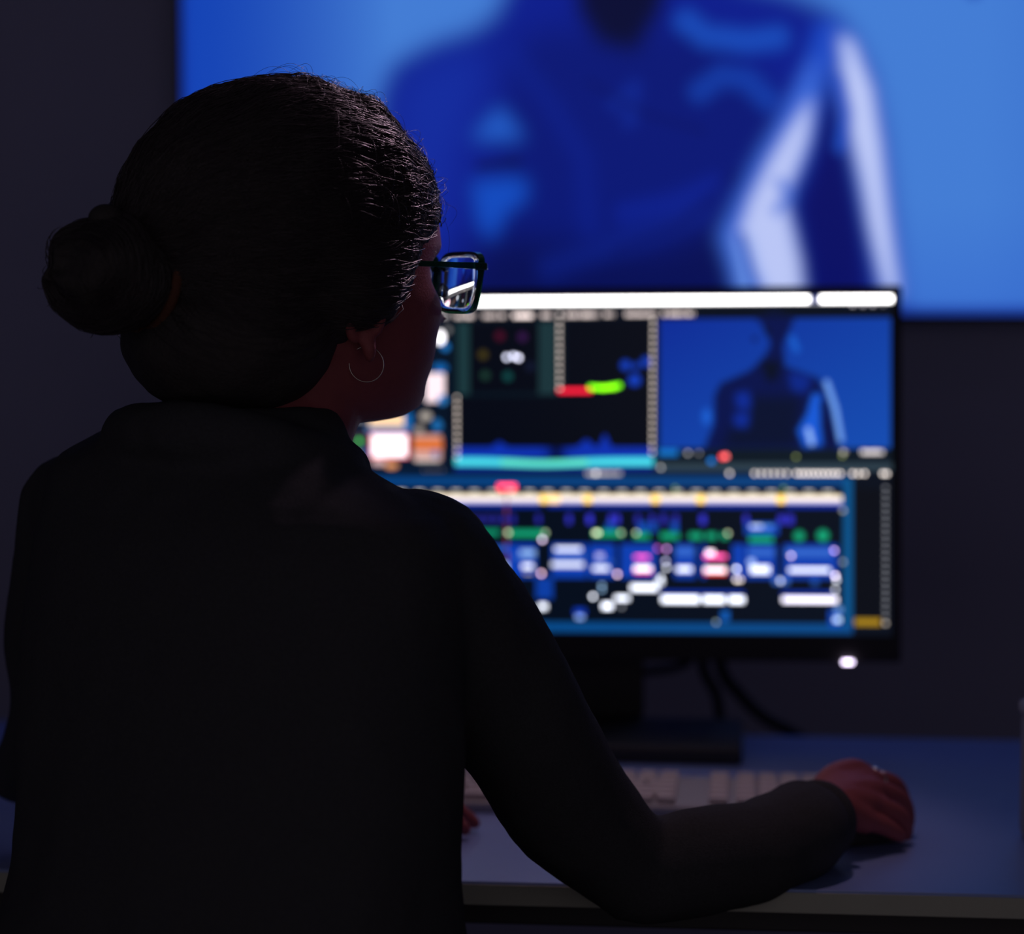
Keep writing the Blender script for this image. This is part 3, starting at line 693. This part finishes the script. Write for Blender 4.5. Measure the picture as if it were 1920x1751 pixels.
# --- eyes and eyebrows
for sd in (-1, 1):
    pc('eye', meshdata('eye', *ellipsoid(HW(.031 * sd, .0625, 0), (.0118, .0118, .0118), MH3)), M_eye)
    br = [[HW(sd * (.014 + .0022 * i + random.uniform(-.001, .001)), .0915 - .00055 * i - .00008 * i * i + random.uniform(0, .001), .021 + random.uniform(-.002, .002)),
           HW(sd * (.018 + .0022 * i), .092 - .0006 * i - .00010 * i * i, .025 + random.uniform(-.001, .002))] for i in range(19) for _ in range(5)]
    curves('eyebrow', br, .00022, M_strand, person)

# --- sweater
def folds(p):
    q = p * 9; n = noise.noise(q) * .006 + noise.noise(Vector((p.x * 30, p.y * 30, p.z * 12))) * .0022 + noise.noise(p * 70) * .0006
    return n
sw = [loft([torso_ring(*t) for t in TORSO[:-1]])]
sw.append(tube(arm_r, [.058, .056, .052, .047, .042], 20))
sw.append(tube([arm_r[-1], S(1200, 1640, 1.745), S(1300, 1612, 1.755), S(1400, 1592, 1.780), S(1480, 1562, 1.815), S(1508, 1550, 1.835), S(1524, 1543, 1.848)],
               [.042, .038, .041, .0385, .0385, .0365, .029], 20, 4))
sw.append(tube(arm_l, [.046, .036, .031, .024], 20)); sw.append(tube([fore_l[0], fore_l[1], fore_l[2], S(560, 1530, 1.932)], [.024, .030, .030, .027], 20))
sw.append(ellipsoid(S(790, 1060, 1.655), (.055, .055, .055)))
sw.append(ellipsoid(S(165, 965, 1.775), (.045, .05, .050)))
# rolled collar / hood lying behind the neck
Pc, Rc = [], []
cc = S(452, 850, 1.70)
for k in range(25):
    a = 2 * PI * k / 24
    q = cc + Rt * (.083 if math.cos(a) < 0 else .074) * math.cos(a) + Ft * .070 * math.sin(a); q.z += .026 * (-math.sin(a)) * .75 - .002
    Pc.append(q); Rc.append(.019 + .006 * max(0, -math.sin(a)))
sw.append(tube(Pc, Rc, 16, 1, False))
fuse('sweater', sw, .0042, 4, M_knit, person, folds)
def cuff(c, t, R, r, nm='cuff'):
    return pc(nm, meshdata(nm, *torus(c, R, r, t, 40, 12)), M_knit)
cuff(S(1536, 1537, 1.856), (S(1590, 1515, 1.89) - S(1530, 1535, 1.845)), .0235, .0085)

# --- trousers and shoes (below the picture)
tr = [loft([torso_ring(y, L, R, d, k, grow=-.006) for (y, L, R, d, k) in [(1900, 0, 850, 1.59, .72), (2050, -20, 860, 1.58, .76), (2150, -20, 860, 1.58, .78), (2200, 20, 830, 1.58, .72)]])]
for sd in (-1, 1):
    h, kn, an = foot[sd]; tr.append(tube([h, (h + kn) / 2, kn, (kn + an) / 2, an], [.088, .080, .064, .057, .052], 20))
    so = loft([[an + Ft * (.03 + L * math.sin(a)) + Rt * W_ * math.cos(a) * (1 if math.sin(a) < 0 else .95) + UP * (z - an.z) for a in [2 * PI * k / 28 for k in range(28)]]
               for L, W_, z in ((.125, .045, .0), (.128, .047, .012), (.120, .044, .04), (.075, .038, .075), (.045, .036, .10))])
    pc('shoe', meshdata('shoe', *so), M_black)
fuse('trousers', tr, .008, 3, M_trouser, person)

# --- hair: scalp volume, bun, strands
HO = Vector((0, -.03, .02))
def ray_ell(o, d, c, ax):
    oc = [(o[i] - c[i]) / ax[i] for i in range(3)]; dd = [d[i] / ax[i] for i in range(3)]
    a = sum(x * x for x in dd); b = 2 * sum(x * y for x, y in zip(oc, dd)); c_ = sum(x * x for x in oc) - 1
    D = b * b - 4 * a * c_
    return (-b + math.sqrt(D)) / (2 * a) if D > 0 else 0
E1 = (Vector((0, -.034, .033)), (.0925, .1255, .1075))
E2 = (Vector((0, -.078, -.043)), (.083, .074, .060))
def bump_dir(d, az, el, wd):
    v = Vector((math.cos(el) * math.sin(az), math.cos(el) * math.cos(az), math.sin(el))); return math.exp(-(d.angle(v) / wd) ** 2)
ZF = [(.2, 9), (.041, 9), (.036, .060), (.020, .034), (.0, .026), (-.02, .020), (-.038, .010), (-.046, -.020), (-.066, -.026), (-.085, -.030), (-.11, -.035), (-.2, -.05)]
def fedge(z):
    for (za, fa), (zb, fb) in zip(ZF, ZF[1:]):
        if z >= zb: t = (z - zb) / (za - zb); return fb * (1 - t) + fa * t
    return -.07
def hair_r(d, strands=False):
    r = max(ray_ell(HO, d, *E1), ray_ell(HO, d, *E2))
    # loose waves over the crown and the temple
    r += .0040 * bump_dir(d, .66, 1.42, .09) - .0055 * bump_dir(d, .66, 1.20, .05) + .0050 * bump_dir(d, .66, 1.03, .10) + .003 * bump_dir(d, .66, .43, .12) - .004 * bump_dir(d, .66, .325, .035) + .003 * bump_dir(d, .66, .24, .05) - .002 * bump_dir(d, .66, .75, .06) + .004 * bump_dir(d, .95, .30, .2) - .004 * bump_dir(d, 2.6, .75, .35)
    r += .013 * (bump_dir(d, 1.34, -.36, .34) + bump_dir(d, -1.34, -.36, .34))
    p = HO + d * r; q = p * 28
    r += .0034 * noise.noise(q) + .0012 * noise.noise(p * 75)
    e = p.y - fedge(p.z)
    if e > 0: r = r - (r - .045) * min(1, e / .009)
    return r
V, F = ellipsoid((0, 0, 0), (1, 1, 1), u=200, v=120)
Vh = []
for v in V:
    d = v.normalized(); q = HO + d * hair_r(d); Vh.append(HW(q.x, q.y, q.z))
BUN = S(207, 512, 1.648)
hair = pc('hair', meshdata('hair', Vh, F), M_hair)
PW['hair'] = PLOC
def sub(o):   # children of a part keep world coordinates
    o.matrix_parent_inverse = Matrix.Translation(-PLOC); return o
def bun_pt(th, ph, k=1.0):
    """th round the bun's axis, ph along it"""
    ax = -Fh; b1 = UP; b2 = Rh
    w_ = 1 + .05 * math.sin(3 * th + 4 * ph) + .04 * noise.noise(Vector((th * 1.3, ph * 2, 3)))
    rr = .0425 * k * w_
    return BUN + (b1 * math.cos(th) * math.sin(ph) * .94 + b2 * math.sin(th) * math.sin(ph) * 1.05 + ax * math.cos(ph) * 1.0) * rr
Vb, Fb = [], []
U_, V_ = 90, 50
for i in range(1, V_):
    for k in range(U_): Vb.append(bun_pt(2 * PI * k / U_, PI * i / V_) + Vector([noise.noise(bun_pt(2 * PI * k / U_, PI * i / V_) * s_) * .0025 for s_ in (60, 61, 62)]))
for i in range(V_ - 2):
    for k in range(U_):
        a, b = i * U_ + k, i * U_ + (k + 1) % U_; Fb.append((a, a + U_, b + U_, b))
Fb.append(tuple(range(U_))); Fb.append(tuple(range((V_ - 2) * U_, (V_ - 1) * U_))[::-1])
Vt, Ft_ = tube([BUN + Fh * .02, BUN + Fh * .075 + UP * .004], [.030, .036], 24, 3)
bun = pc('hair_bun', meshdata('hair_bun', *merge([(Vb, Fb), (Vt, Ft_), ellipsoid(BUN + UP * .037 + RIGHT * -.001 - AWAY * .01, (.012, .012, .010))])), M_hair)
polys = []
BL_ = MH3.transposed() @ (BUN - H0)       # the bun in head coordinates
for n_ in range(2600):
    # a strand runs over the scalp from the hairline to the root of the bun
    if n_ % 3 == 0: a0 = random.uniform(-1.6, 1.6); e0 = random.uniform(.30, .62) if abs(a0) < 1 else random.uniform(-.3, .5)
    elif n_ % 3 == 1: a0 = random.uniform(.6, 2.2); e0 = random.uniform(-.6, 1.3)
    else: a0 = random.uniform(-PI, PI); e0 = random.uniform(-.2, 1.5)
    d0 = Vector((math.cos(e0) * math.sin(a0), math.cos(e0) * math.cos(a0), math.sin(e0)))
    d1 = (Vector((0, -.14, .015)) - HO + Vector((random.gauss(0, .012), 0, random.gauss(0, .012)))).normalized()
    ang = d0.angle(d1)
    if ang < .3: continue
    N_ = max(10, int(ang * 16)); P = []; wv = random.uniform(.4, 1.7); ph = random.uniform(0, 6.28); fq = random.uniform(9, 16)
    side = d0.cross(d1).normalized(); lift = random.uniform(-.0004, .0018) + (random.random() < .06) * .002
    sag = random.uniform(-.10, .04)
    ok = True
    for i in range(N_ + 1):
        t = i / N_; d = (d0 * math.sin((1 - t) * ang) + d1 * math.sin(t * ang)) / math.sin(ang)
        d = (d + side * (.012 * wv * math.sin(fq * t * ang + ph) + sag * math.sin(PI * t))).normalized()
        rr = hair_r(d)
        if rr < .078: ok = False; break
        q = HO + d * (rr + lift + .0009 * wv * math.sin(fq * 1.3 * t * ang + ph * 2)); P.append(HW(q.x, q.y, q.z))
    if ok: polys.append(P)
sub(curves('strands', polys, .00028, M_strand, None)).parent = hair
# curly ends round the face and loose flyaways
polys = []
for n_ in range(620):
    a0 = random.uniform(.40, 1.25); e0 = random.uniform(.12, 1.40); d = Vector((math.cos(e0) * math.sin(a0), math.cos(e0) * math.cos(a0), math.sin(e0)))
    r0 = max(hair_r(d), .08); c = HO + d * (r0 + random.uniform(-.002, .0025)); R0 = random.uniform(.0025, .006); ph = random.uniform(0, 6.28)
    tg = d.cross(UP).normalized(); bt = Vector((0, -.3, -1)); P = []
    for i in range(16):
        t = i / 15; q = c + tg * R0 * math.cos(ph + 7 * t) + d * R0 * .5 * math.sin(ph + 7 * t) + bt.normalized() * (.018 * t)
        if q.z < .034 and q.y > .03: break
        P.append(HW(q.x, q.y, q.z))
    if len(P) > 4: polys.append(P)
sub(curves('curly_ends', polys, .00030, M_strand, None)).parent = hair
polys = []
for n_ in range(240):
    a0 = random.gauss(.7, .6); e0 = random.uniform(.25, 1.45); d = Vector((math.cos(e0) * math.sin(a0), math.cos(e0) * math.cos(a0), math.sin(e0)))
    p = HO + d * hair_r(d); dr = Vector((random.gauss(0, 1), random.gauss(0, 1), random.gauss(.0, .6))); dr = (dr - d * dr.dot(d)).normalized(); P = []
    Lh = random.uniform(.02, .055); hi = random.uniform(.002, .010); bend = random.gauss(0, .3)
    for i in range(14):
        t = i / 13; q = p + dr * Lh * t + d * (hi * math.sin(PI * min(1, t * 1.05)) - .5 * (Lh * t) ** 2 / .1) + d.cross(dr) * bend * .02 * t * t; P.append(HW(q.x, q.y, q.z))
    polys.append(P)
for n_ in range(70):
    a0 = random.uniform(1.6, 3.0); e0 = random.uniform(-.5, .9); d = Vector((math.cos(e0) * math.sin(a0), math.cos(e0) * math.cos(a0), math.sin(e0)))
    p = HO + d * hair_r(d); P = []
    dr = Vector((random.gauss(0, 1), random.gauss(0, 1), random.gauss(0, 1))); dr = (dr - d * dr.dot(d)).normalized()
    for i in range(12):
        t = i / 11; q = p + dr * .03 * t + d * .004 * math.sin(PI * t); P.append(HW(q.x, q.y, q.z))
    polys.append(P)
sub(curves('flyaway_hair', polys, .00011, M_strand, None)).parent = hair
polys = []
for n_ in range(420):
    th0 = random.uniform(0, 2 * PI); p0 = random.uniform(.5, 2.0); tw = random.uniform(.8, 2.0); P = []; k = random.uniform(1.0, 1.035)
    for i in range(18):
        t = i / 17; P.append(bun_pt(th0 + tw * 1.8 * t, min(2.6, max(.15, p0 + .5 * math.sin(3 * t + th0))), k + .02 * math.sin(9 * t + th0)))
    polys.append(P)
for n_ in range(60):
    th0 = random.uniform(0, 2 * PI); p0 = random.uniform(.2, 2.2); P = []
    for i in range(10):
        t = i / 9; P.append(bun_pt(th0 + .5 * t, p0 + .2 * t, 1.0 + .16 * t * (1 - .4 * t) + .03 * math.sin(5 * t + th0)))
    polys.append(P)
PW['hair_bun'] = PLOC
sub(curves('strands', polys, .00026, M_strand, None)).parent = bun
tie = sub(link('hair_tie', meshdata('hair_tie', *torus(BUN + Fh * .030 + UP * .000, .0405, .0042, (Fh - UP * .15), 60, 12)), M_tie)); tie.parent = bun; tie['label'] = 'orange brown hair tie round the bun'

# ---------------------------------------------------------------- eyeglasses
gl = empty('eyeglasses', HW(0, .108, 0)); tag(gl, 'green framed rectangular eyeglasses worn by the person', 'eyeglasses')
def lens_outline(sd, grow=0.0):
    c = Vector((.0345, 0, -.006)); pts = []; hw, hh = .0300 + grow, .0215 + grow
    for k in range(64):
        a = 2 * PI * k / 64; ca, sa = math.cos(a), math.sin(a); n = 4.2
        x = hw * math.copysign(abs(ca) ** (2 / n), ca); z = hh * math.copysign(abs(sa) ** (2 / n), sa)
        x *= 1 + .10 * (z / hh) * (1 if x > 0 else .5)        # wider at the brow
        pts.append((sd * (c.x + x), c.z + z))
    return pts
def gy(x, z): return .1060 - abs(x) * .075 - x * x * 1.2 + (z + .006) * .12      # wrap and pantoscopic tilt
for sd in (-1, 1):
    o1, o2 = lens_outline(sd, .0017), lens_outline(sd, -.0002); rings = []
    V, F = [], []
    for (xa, za), (xb, zb) in zip(o1, o2):
        ya, yb = gy(xa, za), gy(xb, zb)
        V += [HW(xa, ya + .0016, za), HW(xb, yb + .0016, zb), HW(xb, yb - .0030, zb), HW(xa, ya - .0030, za)]
    for k in range(64):
        a = 4 * k; b = 4 * ((k + 1) % 64)
        for j in range(4): F.append((a + j, a + (j + 1) % 4, b + (j + 1) % 4, b + j) if sd > 0 else (b + j, b + (j + 1) % 4, a + (j + 1) % 4, a + j))
    link('rim', meshdata('rim', V, F), M_frame, gl, smooth=False)
    # lens: a shallow negative meniscus
    V, F = [], []; NR = 8; cx, cz = sd * .0345, -.006
    for face in (0, 1):
        V.append(None); base_i = len(V) - 1
        for j in range(1, NR + 1):
            for (x, z) in o2:
                V.append((cx + (x - cx) * j / NR, cz + (z - cz) * j / NR, face))
        V[base_i] = (cx, cz, face)
    def ly(x, z, face):
        r2 = (x - cx) ** 2 + (z - cz) ** 2
        flat = .1060 - .0345 * .075 - .0345 ** 2 * 1.2 - (abs(x) - .0345) * (.075 + 2 * 1.2 * .0345) + (z + .006) * .12
        return flat - r2 * (.9 if face == 0 else 5.2) + (.0006 if face == 0 else -.0006)
    VV = [HW(x, ly(x, z, f_), z) for x, z, f_ in V]; m_ = 1 + NR * 64
    for face in (0, 1):
        o_ = face * m_
        for k in range(64):
            k2 = (k + 1) % 64; q = (o_, o_ + 1 + k, o_ + 1 + k2); F.append(q if (face == 0) == (sd > 0) else q[::-1])
            for j in range(NR - 1):
                a = o_ + 1 + j * 64; q = (a + k, a + 64 + k, a + 64 + k2, a + k2); F.append(q if (face == 0) == (sd > 0) else q[::-1])
    for k in range(64):
        k2 = (k + 1) % 64; a = 1 + (NR - 1) * 64; q = (a + k, m_ + a + k, m_ + a + k2, a + k2); F.append(q if sd > 0 else q[::-1])
    me_l = meshdata('lens', VV, F)
    import bmesh
    bm_ = bmesh.new(); bm_.from_mesh(me_l); bmesh.ops.recalc_face_normals(bm_, faces=bm_.faces); bm_.to_mesh(me_l); bm_.free()
    link('lens', me_l, M_glass, gl)
    # temple arm
    hx = .0655
    link('hinge', meshdata('hinge', *box(HW(sd * (hx + .001), gy(hx, .008) - .002, .006), (.0055, .009, .0055), MH3, .0012)), M_frame, gl, smooth=False)
    rings = []
    for y_, x_, z_, hh, ww in ((gy(hx, 0) + .001, hx + .003, .0060, .0027, .0020), (.085, .0735, .0065, .0025, .0014), (.06, .0760, .0072, .0020, .0012), (.03, .0775, .0080, .0020, .0012), (.0, .0775, .0082, .0020, .0012), (-.012, .0775, .0060, .0020, .0013), (-.03, .077, -.010, .0022, .0014), (-.04, .075, -.026, .0024, .0015)):
        rings.append([HW(sd * x_ + a_ * ww, y_, z_ + b_ * hh) for a_, b_ in ((1, .8), (.8, 1), (-.8, 1), (-1, .8), (-1, -.8), (-.8, -1), (.8, -1), (1, -.8))])
    link('temple', meshdata('temple', *loft(rings)), M_frame, gl, smooth=False)
    link('nose_pad', meshdata('nose_pad', *ellipsoid(HW(sd * .0085, .1045, -.012), (.0018, .0035, .006), MH3, 14, 8)), M_glass, gl)
link('bridge', meshdata('bridge', *tube([HW(-.0085, gy(.0085, 0), .004), HW(0, .1105, .007), HW(.0085, gy(.0085, 0), .004)], [.0020, .0018, .0020], 10, 6)), M_frame, gl)

# earring, ring
er = empty('hoop_earring', HW(.0785, -.012, -.056)); tag(er, 'thin metal hoop earring hanging from the right ear', 'earring')
ec = S(687, 683, 1.692)
link('hoop', meshdata('hoop', *torus(ec, .0125, .00042, (AWAY + RIGHT * .15 + UP * .05), 72, 8)), M_gold, er)
link('hook', meshdata('hook', *tube([HW(.0775, -.0115, -.054), ec + UP * .0150, ec + UP * .0122], [.0004, .0004, .0004], 8, 4)), M_gold, er)
p0, p1 = fing['middle'][1], fing['middle'][2]; rp = fing['index'][1] * .62 + fing['index'][2] * .38
rg = empty('finger_ring', rp); tag(rg, 'silver ring with a small stone on the mouse hand', 'ring')
dirr = (fing['index'][2] - fing['index'][1])
link('band', meshdata('band', *torus(rp, .0092, .0012, dirr, 40, 10)), M_silver, rg)
link('stone', meshdata('stone', *ellipsoid(rp + UP * .0105 - RIGHT * .002, (.0036, .0036, .0022))), M_silver, rg)

# ---------------------------------------------------------------- mouse
mo = empty('computer_mouse', S(1650, 1580, 1.92)); mo.location.z = DZ; tag(mo, 'black computer mouse under the right hand on the desk', 'mouse')
md = (RIGHT * .9 + AWAY * .42).normalized(); ms = UP.cross(md)
mcn = S(1612, 1588, 1.938); mcn.z = DZ
rings = []
for t in range(15):
    z = [0, .001, .003, .006, .010, .014, .018, .021, .024, .0265, .0285, .030, .031, .0318, .032][t]
    k = math.sqrt(max(0.002, 1 - (z / .0322) ** 2.4)); L, W_ = .046 * (.97 if t == 0 else 1) * k ** .8, .027 * (.96 if t == 0 else 1) * k ** .7
    rings.append([mcn + md * (L * math.copysign(abs(math.cos(a)) ** .8, math.cos(a)) - z * .25) + ms * W_ * math.copysign(abs(math.sin(a)) ** .8, math.sin(a)) + UP * z for a in [2 * PI * q / 36 for q in range(36)]])
link('mouse_body', meshdata('mouse_body', *loft(rings)), M_black, mo)
link('scroll_wheel', meshdata('scroll_wheel', *torus(mcn + md * .028 + UP * .022, .006, .0022, ms, 24, 8)), M_blackm, mo)

# ---------------------------------------------------------------- office chair under the person (below the picture)
ch = empty('office_chair', (hip.x, hip.y, 0)); tag(ch, 'black office chair under the seated person', 'chair')
MT = Matrix((Rt, Ft, UP)).transposed()
sc_ = Vector((hip.x, hip.y, .455)) + Ft * .08
link('seat', meshdata('seat', *box(sc_, (.48, .46, .07), MT, .03)), M_foam, ch)
link('backrest', meshdata('backrest', *box(Vector((hip.x, hip.y, .60)) - Ft * .215, (.38, .045, .17), MT, .02)), M_foam, ch)
link('back_support', meshdata('back_support', *tube([sc_ - Ft * .20 - UP * .03, sc_ - Ft * .30 + UP * .0, Vector((hip.x, hip.y, .60)) - Ft * .245], [.015] * 3, 12, 4)), M_blackm, ch)
link('column', meshdata('column', *tube([(sc_.x, sc_.y, .08), (sc_.x, sc_.y, .42)], [.025, .025], 16, 1, False)), M_blackm, ch)
for k in range(5):
    a = 2 * PI * k / 5 + .3; dv = Vector((math.cos(a), math.sin(a), 0)); c0 = Vector((sc_.x, sc_.y, 0))
    link('foot_arm', meshdata('foot_arm', *tube([c0 + UP * .10, c0 + dv * .28 + UP * .07], [.02, .014], 12, 2)), M_blackm, ch)
    link('castor', meshdata('castor', *torus(c0 + dv * .28 + UP * .028, .016, .012, dv.cross(UP), 24, 10)), M_black, ch)
